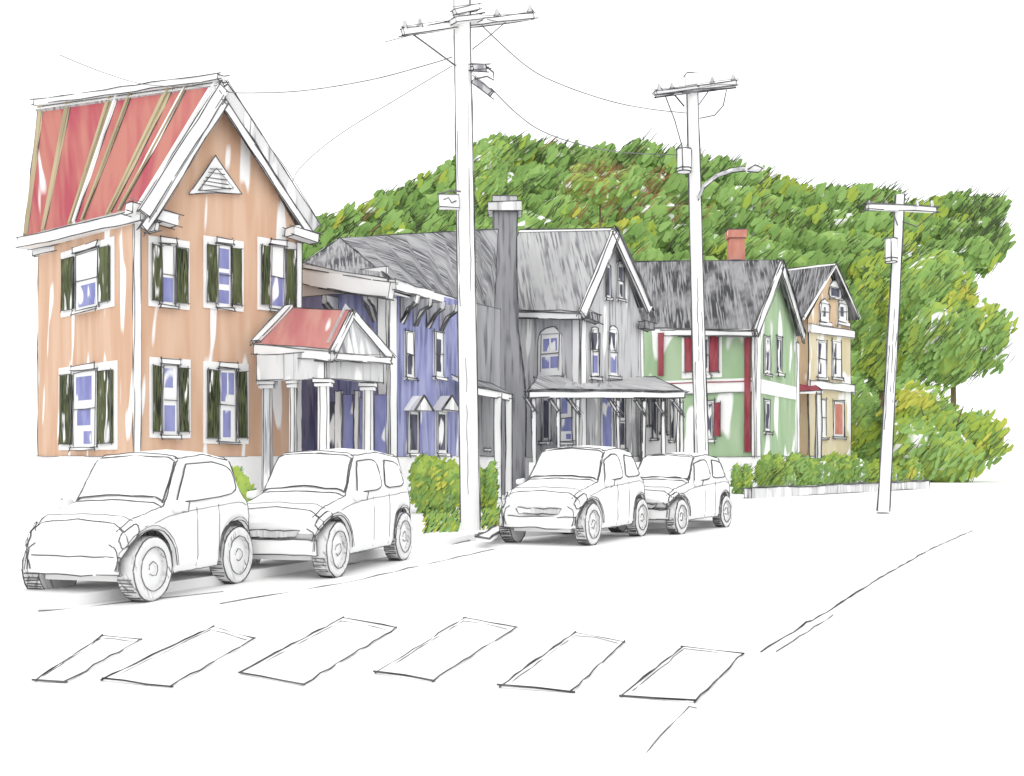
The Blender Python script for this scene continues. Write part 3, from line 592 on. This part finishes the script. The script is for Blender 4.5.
# ================================================================== CARS
def interp(tab, s, i):
    for a, b in zip(tab, tab[1:]):
        if s <= b[0]:
            t = (s-a[0])/(b[0]-a[0]); t2 = t*t*(3-2*t)*.35+t*.65; return a[i]+(b[i]-a[i])*t2
    return tab[-1][i]
def make_car(Fp, Rp, W, H, of, orr, label, wr=.34, hoodz=1.0, cowl=.30, roof0=.44, roof1=.88, boxy=0, sidewin=(.33, .9), onewin=False, grille=True, doorline=(.5, .68)):
    Fw, Rw = gnd(*Fp), gnd(*Rp); f = (Fw-Rw); wb = f.length; f.normalize(); nr = V((-f.y, f.x, 0))
    if nr.dot(Fw) > 0: nr = -nr
    if abs(nr.x) > .1 and nr.x < 0: nr = -nr                        # the side turned to the street
    O = (Fw+Rw)/2-nr*(W/2-.1); px = O.length/F; L = wb+of+orr
    root = thing('parked_car', label, 'car', O, 'cars parked along the kerb')
    k = H/1.65
    tab = [(0, .70*k, .60*k, .80, .66), (.025, .86*k, .74*k, .90, .74), (.10, .97*k*hoodz, .86*k, .97, .80), (cowl, 1.08*k*hoodz, .98*k, 1, .84), (roof0, H-.05, 1.02*k, 1, .76),
           ((roof0+roof1)/2, H, 1.05*k, 1, .76), (roof1, H-.07, 1.08*k, .98, .74), (.97, 1.16*k, 1.02*k, .94, .76), (1, .75*k, .66*k, .88, .74)]
    xw = (wb/2, -wb/2)
    def zlow(x):
        z = .27
        for c in xw:
            d = abs(x-c)
            if d < wr+.07: z = max(z, wr+math.sqrt((wr+.07)**2-d*d))
        return z
    prof_v = (0, .12, .40, .50, .76, .86, 1)
    def S(s, v, side=1, off=0):
        x = wb/2+of-s*L; top = interp(tab, s, 1); bl = interp(tab, s, 2); w_ = interp(tab, s, 3)*W/2; wt = interp(tab, s, 4)*W/2
        zl = zlow(x); endf = min(1, s/.02, (1-s)/.02); zl2 = zl if zl > .28 else .27+.1*(1-endf)
        P = [(.95*w_, zl2), (w_, zl2+.10), (w_*1.01, bl-.14), (w_*.98, bl), (wt, top-.05), (wt*.86, top), (0, top+.035)]
        P = [(a, max(z, zl2)) for a, z in P]
        for i in range(6):
            if v <= prof_v[i+1]+1e-9:
                t = (v-prof_v[i])/(prof_v[i+1]-prof_v[i]); y = P[i][0]+(P[i+1][0]-P[i][0])*t; z = P[i][1]+(P[i+1][1]-P[i][1])*t; break
        n = V((0, 0, 1)) if v > .8 else V((nr.x, nr.y, .2))*side
        if v <= .8 and side < 0: n = V((-nr.x, -nr.y, .2))
        if s < .03: n = n+f*1.2
        if cowl < s < roof0: n = n+f*.6
        return O+f*x+nr*y*side+UP*z+n.normalized()*off
    b = MB(px*.8); ss = [i/110 for i in range(111)]; vs_ = [0, .06, .12, .26, .40, .50, .60, .70, .76, .81, .86, .93, 1]
    for side in (1, -1):
        for s0, s1 in zip(ss, ss[1:]):
            for v0, v1 in zip(vs_, vs_[1:]):
                b.face([S(s0, v0, side), S(s1, v0, side), S(s1, v1, side), S(s0, v1, side)], 'white')
    for s0 in (0, 1):
        b.face([S(s0, v, 1) for v in vs_]+[S(s0, v, -1) for v in vs_[::-1][1:]], 'white')
    def cur(s0, s1, v0, v1, side=1, r=1, key='ink', n=16, off=.006, wob=.45):
        b.line([S(s0+(s1-s0)*i/n, v0+(v1-v0)*i/n, side, off) for i in range(n+1)], r, key, wob)
    def across(s, v, r=1, key='ink', bow=0):
        vv = [v+(1-v)*i/8 for i in range(9)]
        b.line([S(s-bow*i/8, q, 1, .008) for i, q in enumerate(vv)]+[S(s-bow*(8-i)/8, q, -1, .008) for i, q in enumerate(vv[::-1])], r, key, .5)
    for side in (1, -1):
        cur(.02, cowl, .76, .76, side, .9); cur(cowl, roof0, .76, .76, side, 1.3); cur(roof0, roof1, .80, .80, side, 1.2); cur(roof1, 1, .76, .76, side, 1.2)
        cur(0, 1, .0, .0, side, .9, n=60); cur(.12, .95, .46, .46, side, .7, 'softink', 20)
        cur(0, 0, .0, .76, side, 1.1); cur(.03, .03, .05, .76, side, .8); cur(1, 1, 0, .76, side, 1.1); cur(.985, .93, .3, .78, side, .9)
        for c in xw:      # wheel arch lips
            for rr in (.085, .12):
                b.line([O+f*(c+(wr+rr)*math.cos(t))+nr*side*(interp(tab, min(1, max(0, (wb/2+of-c-(wr+rr)*math.cos(t))/L)), 3)*W/2*1.01+.012)+UP*(wr+(wr+rr)*math.sin(t)) for t in [math.pi*(.0+i/14) for i in range(15)]], 1.1 if rr < .1 else .7, 'ink', .5)
        for d_ in doorline: cur(d_, d_, .04, .48, side, .7, 'softink', 4)
    across(cowl-.01, .76, 1.3, 'ink', .03); across(roof0+.01, .78, 1.2); across(roof0-.01, .80, .8, 'softink'); across(.035, .60, 1); across(.09, .7, .7, 'softink', .02); across(roof1, .8, 1.1); across(.985, .5, 1)
    body = b.build('body', root)
    b = MB(px)                                              # front bumper with lower lip
    q = [(.02, .02), (0, .3)]
    fr = lambda y, z, o=0: O+f*(wb/2+of+o-.10*(abs(y)/(W/2))**2)+nr*y+UP*z
    ys = [W*.42*(i/8*2-1) for i in range(9)]
    for z0, z1, o in ((.32, .52, .05),):
        T = [fr(y, z1, o) for y in ys]; Bm = [fr(y, z0, o) for y in ys]
        for i in range(8):
            b.face([Bm[i], Bm[i+1], T[i+1], T[i]], 'white'); b.face([T[i], T[i+1], T[i+1]-f*.2, T[i]-f*.2], 'white'); b.face([Bm[i+1], Bm[i], Bm[i]-f*.2, Bm[i+1]-f*.2], 'white')
        b.line(T, 1); b.line(Bm, 1.1); b.line([T[0], Bm[0]], 1); b.line([T[-1], Bm[-1]], 1)
    b.build('bumper', root)
    if grille:
        b = MB(px); T = [fr(y*.62, .62*k, .03) for y in ys]; Bm = [fr(y*.55, .53*k, .035) for y in ys]
        for i in range(8): b.face([Bm[i], Bm[i+1], T[i+1], T[i]], 'palegrey')
        b.line(T+Bm[::-1]+[T[0]], 1); b.build('grille', root)
    def patch(name, s0, s1, v0, v1, side, key, inset=.25, off=.014, par=root, r=1.2):
        """pane lying on the body, corners rounded"""
        N = 26; sc, vc = (s0+s1)/2, (v0+v1)/2; pts = []
        for i in range(N):
            t = 2*math.pi*i/N; c_, s_ = math.cos(t), math.sin(t)
            e = .45; x = math.copysign(abs(c_)**e, c_); y = math.copysign(abs(s_)**e, s_)
            ls = sc+(s1-s0)/2*x
            if name == 'side_window':                       # slanted front edge
                ls = max(ls, s0+(s1-s0)*.30*((y+1)/2)) if y > -1 else ls
            pts.append(S(min(max(ls, 0), 1), vc+(v1-v0)/2*y, side, off))
        bb = MB(px); c = sum(pts, V())/N
        for i in range(N): bb.face([c, pts[i], pts[(i+1) % N]], key)
        bb.line(pts+[pts[0]], r, 'ink', .4); return bb.build(name, par)
    # windscreen and rear window as panes across the body
    def cross(name, s0, s1, v, key='white'):
        bb = MB(px); rows = []
        for i in range(5):
            s = s0+(s1-s0)*i/4; vv = [v+(1-v)*j/5 for j in range(6)]
            rows.append([S(s, q, 1, .014) for q in vv]+[S(s, q, -1, .014) for q in vv[::-1][1:]])
        for a, c in zip(rows, rows[1:]):
            for i in range(len(a)-1): bb.face([a[i], a[i+1], c[i+1], c[i]], key)
        bb.line(rows[0], 1.3); bb.line(rows[-1], 1.1); bb.line([r_[0] for r_ in rows], 1.4); bb.line([r_[-1] for r_ in rows], 1.3); return bb.build(name, root)
    cross('windscreen', cowl+.012, roof0-.012, .785); cross('rear_window', roof1+.01, .965, .785)
    a, c = sidewin; m_ = (a+c)/2+.02
    for side in (1, -1):
        if onewin: patch('side_window', a, c-.03, .525, .73, side, 'white')
        else: patch('side_window', a, m_-.012, .525, .73, side, 'white'); patch('side_window', m_+.012, c, .525, .72, side, 'white')
        patch('headlight', .012, .085, .42, .62, side, 'white', r=1.1)
        p = S(cowl+.05, .52, side, .1); bb = MB(px); bb.rod([p-nr*side*.06, p+nr*side*.09], .075, 'white', 10, .05); bb.line([p+nr*side*.1+V((0, 0, .07))-f*.05, p+nr*side*.1-V((0, 0, .05)), p+nr*side*.02-V((0, 0, .07))], 1); bb.build('mirror', root)
    for c in xw:
        for side in (1, -1):
            cen = O+f*c+nr*side*(W/2-.1)+UP*wr; ty = MB(px*.82); N = 28
            for (r_a, ya, r_b, yb) in ((wr, -.10, wr, .10), (wr, .10, wr*.9, .125), (wr*.9, .125, wr*.66, .115), (wr*.66, .115, wr*.66, .05), (wr, -.10, .02, -.10)):
                for i in range(N):
                    t0, t1 = 2*math.pi*i/N, 2*math.pi*(i+1)/N
                    pp = lambda r_, y, t: cen+f*r_*math.cos(t)+UP*r_*math.sin(t)+nr*side*y
                    ty.face([pp(r_a, ya, t0), pp(r_a, ya, t1), pp(r_b, yb, t1), pp(r_b, yb, t0)], 'tyre')
            for r_, y, rr in ((wr, .105, 1.3), (wr*.98, -.1, 1.2), (wr*.67, .125, .9)):
                ty.line([cen+f*r_*math.cos(t)+UP*r_*math.sin(t)+nr*side*y for t in [2*math.pi*i/24 for i in range(25)]], rr, 'ink', .5)
            for i in range(11):          # tread scribble on the leading lower quarter
                t = -.15-1.25*i/11; q = cen+f*wr*1.005*math.cos(t)+UP*wr*1.005*math.sin(t)
                ty.line([q-nr*side*.1, q+nr*side*.08+f*random.uniform(-.03, .03)], 1.3)
            wo = ty.build('wheel', root)
            rm = MB(px); 
            for i in range(N):
                t0, t1 = 2*math.pi*i/N, 2*math.pi*(i+1)/N; rr = wr*.67
                rm.face([cen+nr*side*.10, cen+f*rr*math.cos(t0)+UP*rr*math.sin(t0)+nr*side*.06, cen+f*rr*math.cos(t1)+UP*rr*math.sin(t1)+nr*side*.06], 'white')
            rm.line([cen+nr*side*.11+f*wr*.22*math.cos(t)+UP*wr*.22*math.sin(t) for t in [2*math.pi*i/9 for i in range(9)]], .8, 'softink', .6)
            rm.build('rim', wo)
    ub = MB(px); x0, x1 = wb/2+of-.15, -(wb/2+orr-.15); q = [O+f*x+nr*y for x, y in ((x0, -W*.33), (x0, W*.33), (x1, W*.33), (x1, -W*.33))]
    ub.solid([p+UP*.6 for p in q], [p+UP*.24 for p in q], 'white', ink=False); ub.build('underbody', root)
    return root
make_car((145, 601), (231, 583), 1.42, 1.66, .44, .40, 'white hatchback with a rounded roof at the near left end of the parked row', wr=.36, onewin=True, grille=False)
make_car((331, 577), (398, 560), 1.50, 1.70, .42, .45, 'white boxy wagon parked directly in front of the portico', wr=.37, cowl=.27, roof0=.40, roof1=.93)
make_car((588, 545), (637, 536), 1.72, 1.80, .50, .38, 'white car with drawn grille and headlamps parked right of the tallest pole', wr=.38, cowl=.30, roof0=.45)
make_car((677, 534), (722, 527), 1.55, 1.68, .38, .42, 'white small car at the far right end of the parked row beside the lamp pole', wr=.36)

# ================================================================== FOLIAGE
def stroke(mb, c, L, wd, key, ang=None, yaw=None):
    th = R(random.gauss(50, 10)) if ang is None else ang; ya = R(random.uniform(-28, 28)) if yaw is None else yaw
    rt = V((math.cos(ya), math.sin(ya), 0)); d = rt*math.cos(th)+UP*math.sin(th); n = rt*-math.sin(th)+UP*math.cos(th)
    n = (n+V((0, random.uniform(-.12, .12), 0))).normalized()
    a, b = c-d*L/2, c+d*L/2; m = c+n*random.uniform(-.1, .1)*L
    mb.face([a-n*wd*.25, m-n*wd*.5, b-n*wd*.2, b+n*wd*.2, m+n*wd*.5, a+n*wd*.3], key)
def crown(mb, c, rx, ry, rz, n, pal, L, wd, core='core', seed=0, thick=.9, corescale=.86):
    # uneven core
    nu, nv = 12, 8; P = []
    for j in range(nv+1):
        ph = math.pi*j/nv
        for i in range(nu):
            th = 2*math.pi*i/nu; d = V((math.sin(ph)*math.cos(th), math.sin(ph)*math.sin(th), math.cos(ph)))
            q = 1+.22*mnoise.noise(d*1.7+V((seed*3.1, seed, 0))); P.append(c+V((d.x*rx, d.y*ry, d.z*rz))*corescale*q)
    i0 = len(mb.v); mb.v += P; m = mb.mi(core)
    for j in range(nv):
        for i in range(nu): mb.f.append((i0+j*nu+i, i0+(j+1)*nu+i, i0+(j+1)*nu+(i+1) % nu, i0+j*nu+(i+1) % nu)); mb.m.append(m)
    mk = [k for k in pal if k not in ('g_dark', 'rust')]; fk = {k: pal[k] for k in pal if k in ('g_dark', 'rust')}
    cum = sum(pal[k] for k in mk); fine_share = min(.72, .25+.9*sum(fk.values())/(cum+sum(fk.values())))
    fs = 1/max(1.0, c.y*.030)
    for _ in range(int(n*1.5)):
        d = V((random.gauss(0, 1), random.gauss(0, 1)-.5, random.gauss(0, 1))).normalized()
        q = (1+.22*mnoise.noise(d*1.7+V((seed*3.1, seed, 0))))*random.uniform(.86, 1.02)
        p = c+V((d.x*rx, d.y*ry, d.z*rz))*q
        # neighbouring strokes share a tone: pick it from a slow field through the crown
        fld = (mnoise.noise(p*fs)*.5+.5+random.gauss(0, .055))
        patch = mnoise.noise(p*fs*1.3+V((9, 4, 2)))
        if random.random() < fine_share*(1.25 if patch > -.05 else .45):
            k = random.choices(list(fk), [fk[x]*(3 if x == 'rust' and patch > .2 else 1) for x in fk])[0] if fk else 'g_mid'
            th = R(44+16*mnoise.noise(p*fs)+random.gauss(0, 5)); q2 = .88 if d.z > .3 or abs(d.x) > .75 else 1.0; stroke(mb, c+(p-c)*q2, L*random.uniform(.8, 1.6), wd*.18, k, th, R(random.uniform(-30, 30)))
        else:
            acc = 0; v = min(.999, max(0, (fld-.2)/.6)); k = mk[-1]
            for x in mk:
                acc += pal[x]/cum
                if v < acc: k = x; break
            rim = .72 if (d.z > .5 or abs(d.x) > .8) else 1.0
            stroke(mb, c+(p-c)*(.95 if rim < 1 else 1), L*random.uniform(.6, 1.0)*rim, wd*random.uniform(.8, 1.25), k)
PAL = {'yellow': .5, 'g_lime': 2, 'g_light': 4, 'g_mid': 5, 'g_dark': 7, 'rust': .35}
PALY = {'g_light': 2, 'g_mid': 2.5, 'g_dark': 4, 'g_lime': 4, 'yellow': 3}
PALR = {'g_light': 2, 'g_mid': 2, 'g_dark': 3, 'yellow': 1.5, 'rust': 6}
PALD = {'g_light': 2, 'g_mid': 6, 'g_dark': 10, 'g_lime': 1}
ridge = [(150, 300), (290, 262), (320, 222), (360, 208), (410, 188), (450, 166), (485, 142), (520, 140), (550, 148), (600, 152), (640, 144), (690, 158), (750, 168), (790, 186), (850, 192), (890, 190), (915, 210), (940, 198), (985, 196), (1000, 210), (1012, 260)]
def rz_(x):
    for a, b in zip(ridge, ridge[1:]):
        if x <= b[0]: return a[1]+(b[1]-a[1])*max(0, (x-a[0]))/(b[0]-a[0])
    return ridge[-1][1]
# terrain under the wood
hm = MB(.1); XS = [150+i*27 for i in range(32)]; TS = [i/8 for i in range(9)]
def hp(x, t, drop=0):
    Y = 82+85*t; edge = max(0, (x-870)/60); y = 462+(rz_(x)+16-462)*t**.8
    p = at(x, y, Y); p.z = max(-.6, p.z-2.2-edge*edge*30*t-drop); return p
for t0, t1 in zip(TS, TS[1:]):
    for x0, x1 in zip(XS, XS[1:]): hm.face([hp(x0, t0), hp(x1, t0), hp(x1, t1), hp(x0, t1)], 'hill')
for x0, x1 in zip(XS, XS[1:]):
    a, c = hp(x0, 1), hp(x1, 1); hm.face([a, c, V((c.x*1.2, c.y+60, -.6)), V((a.x*1.2, a.y+60, -.6))], 'hill')
struct(hm.build('hillside'))
wd = MB(.1); sd = 0
rows = 11
for r_ in range(rows):
    t = 1-r_/(rows-1)
    x = 300+random.uniform(0, 20)
    while x < 1000:
        Y = 84+86*t; y = 448+(rz_(x)-448)*t**.82; rp = random.uniform(17, 27)*(1.0 if t < .95 else .8)
        xe = x
        if x > 950: xe = min(x, 984); rp *= .8
        if y+rp < rz_(x)+4: y = rz_(x)+4-rp
        vis = True
        if x < 640 and y > 330: vis = False
        if x > 915 and y > 250: vis = False
        if x > 880 and y > 400: vis = False
        if x < 840 and y > 400: vis = False
        if vis:
            Yj = Y+random.uniform(-4, 4); c = at(xe+random.uniform(-5, 5), y+rp*.75, Yj); rr = rp*Yj/F
            pal = PAL
            if 855 < x < 910 and 215 < y < 345: pal = PALY
            if y > 385: pal = PALY
            if x > 905 and y < 380 : pal = PALD
            nz = mnoise.noise(V((xe/60, y/38, 3)))
            if nz > .28: pal = PALY
            if nz < -.08: pal = PALD
            if 555 < x < 660 and 160 < y < 215 and random.random() < .6: pal = PALR
            sd += 1; crown(wd, c, rr*1.15, rr, rr*.95, 56, pal, 19*Yj/F, 6.2*Yj/F, 'core', sd)
        x += rp*1.25
o = wd.build('woodland'); tag(o, 'dense green wood covering the hillside behind the houses', 'woodland'); o['kind'] = 'stuff'

def tree(px_, py, Y, rx, rz, pal, label, n=700, grp='trees standing before the wood', L=15, wdp=4, name='leafy_tree', lobes=6):
    c = at(px_, py, Y); k = Y/F; root = thing(name, label, 'tree', (c.x, c.y, 0), grp)
    b = MB(k); b.rod([V((c.x, c.y, -.1)), V((c.x+.1, c.y, c.z*.5)), c], max(.12, .3*k*14), 'bark', 9, .08)
    for a in range(5):
        t = a*1.26; d = V((math.cos(t), math.sin(t), 1.1)); p0 = V((c.x, c.y, c.z*.6)); b.rod([p0, p0+d*rx*k*.35, p0+d*rx*k*.55+UP*rz*k*.2], .12*k*12, 'bark', 6, .03)
    b.build('trunk', root); m = MB(k)
    global sd
    for i in range(lobes):
        t = i/lobes*2*math.pi+random.random(); rr = 0 if i == 0 else .5
        cc = c+V((math.cos(t)*rx*k*rr, math.sin(t)*rx*k*.35, math.sin(t*1.0)*rz*k*rr)); sd += 1
        crown(m, cc, rx*k*.62, rx*k*.5, rz*k*.60, n//lobes, pal, L*k, wdp*k, 'core_near', sd)
    m.build('crown', root)
tree(500, 178, 120, 28, 42, PALD, 'tall rounded tree on the ridge directly above the grey chimney', 500)
tree(600, 182, 118, 38, 26, PALR, 'rust tinged tree on the hillside above the grey house gable', 500)
tree(952, 316, 72, 54, 68, {'yellow': .6, 'g_lime': 1.5, 'g_light': 3, 'g_mid': 5, 'g_dark': 8}, 'big round dark green tree right of the leaning pole', 1100)
tree(940, 434, 66, 60, 50, {'yellow': 2.5, 'g_lime': 4, 'g_light': 3, 'g_mid': 2, 'g_dark': 3.5}, 'yellow green spreading tree below the big round one, right edge of the wood', 900)
tree(880, 330, 76, 22, 60, {'g_mid': 3, 'g_dark': 4, 'g_lime': 4, 'yellow': 2.5}, 'slender yellow green tree between the tan house and the leaning pole', 700)
tree(872, 425, 69, 22, 34, {'g_light': 5, 'g_mid': 3, 'g_lime': 1.5, 'g_dark': 1}, 'small light green tree beside the right wall of the tan house', 400)
def bush(px_, ytop, ybot, Y, rx, pal, label, n=260, z0=.12, name='shrub', L=9, wdp=3, lobes=3):
    k = Y/F; t = at(px_, ytop, Y); h = t.z-z0; root_p = V((t.x, t.y, z0)); root = thing(name, label, 'shrub', root_p, 'shrubs in the front yards')
    global sd
    m = MB(k); 
    for i in range(lobes):
        x = (i/(lobes-1)*2-1)*rx*.5 if lobes > 1 else 0; sd += 1; hh = h*random.uniform(.66, 1)
        crown(m, V((t.x+x*k, t.y+random.uniform(-.1, .1), z0+hh*.5)), rx*k*(.6 if lobes > 1 else 1), rx*k*.6, hh*.52, n//lobes, pal, L*k, wdp*k, 'core_near', sd, corescale=.9)
    m.build('foliage', root)
    b = MB(k); 
    for i in range(3): b.rod([root_p-UP*.03, root_p+V(((i-1)*rx*k*.4, 0, h*.6))], .03, 'bark', 5, .015)
    b.build('stem', root)
PB = {'g_light': 3, 'g_lime': 5, 'g_mid': 4, 'yellow': 2, 'g_dark': 1.2}
PBG = {'g_light': 4, 'g_mid': 5, 'g_lime': 2, 'g_dark': 1.5}
bush(243, 461, 492, 19.5, 22, PB, 'lime green shrub showing between the two near cars', 260)
bush(437, 446, 500, 29, 26, PB, 'yellow green shrub beside the blue house, left of the tallest pole', 360)
bush(485, 448, 500, 30, 12, PBG, 'narrow green shrub just right of the tallest pole', 160, lobes=2)
bush(742, 456, 488, 44, 9, PBG, 'small green shrub right of the far parked car', 120, lobes=2)
# hedge of shrubs before the green and tan houses, on the low wall
for i, (x, yt, Y, rx, pl_, lab) in enumerate([(776, 450, 45, 20, PALD, 'dark green mounded shrub at the left end of the low wall'), (808, 444, 47, 24, PBG, 'tall mid green shrub on the low wall before the green house gable'),
        (843, 450, 49, 24, PBG, 'broad green shrub on the low wall below the tan house'), (876, 453, 51, 20, PB, 'yellow green shrub on the low wall left of the leaning pole'), (905, 458, 53, 16, PB, 'low yellowish shrub on the low wall right of the leaning pole')]):
    bush(x, yt, 485, Y, rx, pl_, lab, 300)
# grass tuft around the pole
gr = MB(.021)
for _ in range(620):
    x = random.uniform(424, 502); y = random.uniform(513, 534)-(x-424)*.06; p = gnd(x, y, .12)
    if abs(x-471) < 11: continue
    stroke(gr, p+UP*.04, random.uniform(.12, .3), .045, random.choices(['g_mid', 'g_light', 'g_lime', 'g_dark', 'yellow'], [4, 4, 3, 3, 1])[0])
o = gr.build('grass'); tag(o, 'rough green grass on the verge around the tallest pole', 'grass'); o['kind'] = 'stuff'
# low wall before the hedge
a, c = gnd(748, 499, .1), gnd(926, 489, .1); b = MB(.045)
for p, q, h in ((a, c, .38),):
    b.beam(p+UP*h/2, q+UP*h/2, .3, h, 'palegrey')
b.line([gnd(640, 515, .12), gnd(700, 508, .12), a, ], .8, 'softink')
b.line([a+UP*.02, c+V((-1, 0, .02))], 1.6); tag(b.build('low_wall', None, tuple(a)), 'low pale retaining wall in front of the row of shrubs', 'wall')
b = MB(.025); P = [gnd(476, 540, .14), gnd(498, 527, .14), gnd(507, 530, .14), gnd(490, 541, .14)]
b.solid([p+UP*.05 for p in P], [p-UP*.02 for p in P], 'white', ink=False); b.line([p+UP*.06 for p in P]+[P[0]+UP*.06], 1.6); tag(b.build('paving_slab', None, tuple(P[0])), 'small pencilled paving slab at the foot of the tallest pole', 'slab')
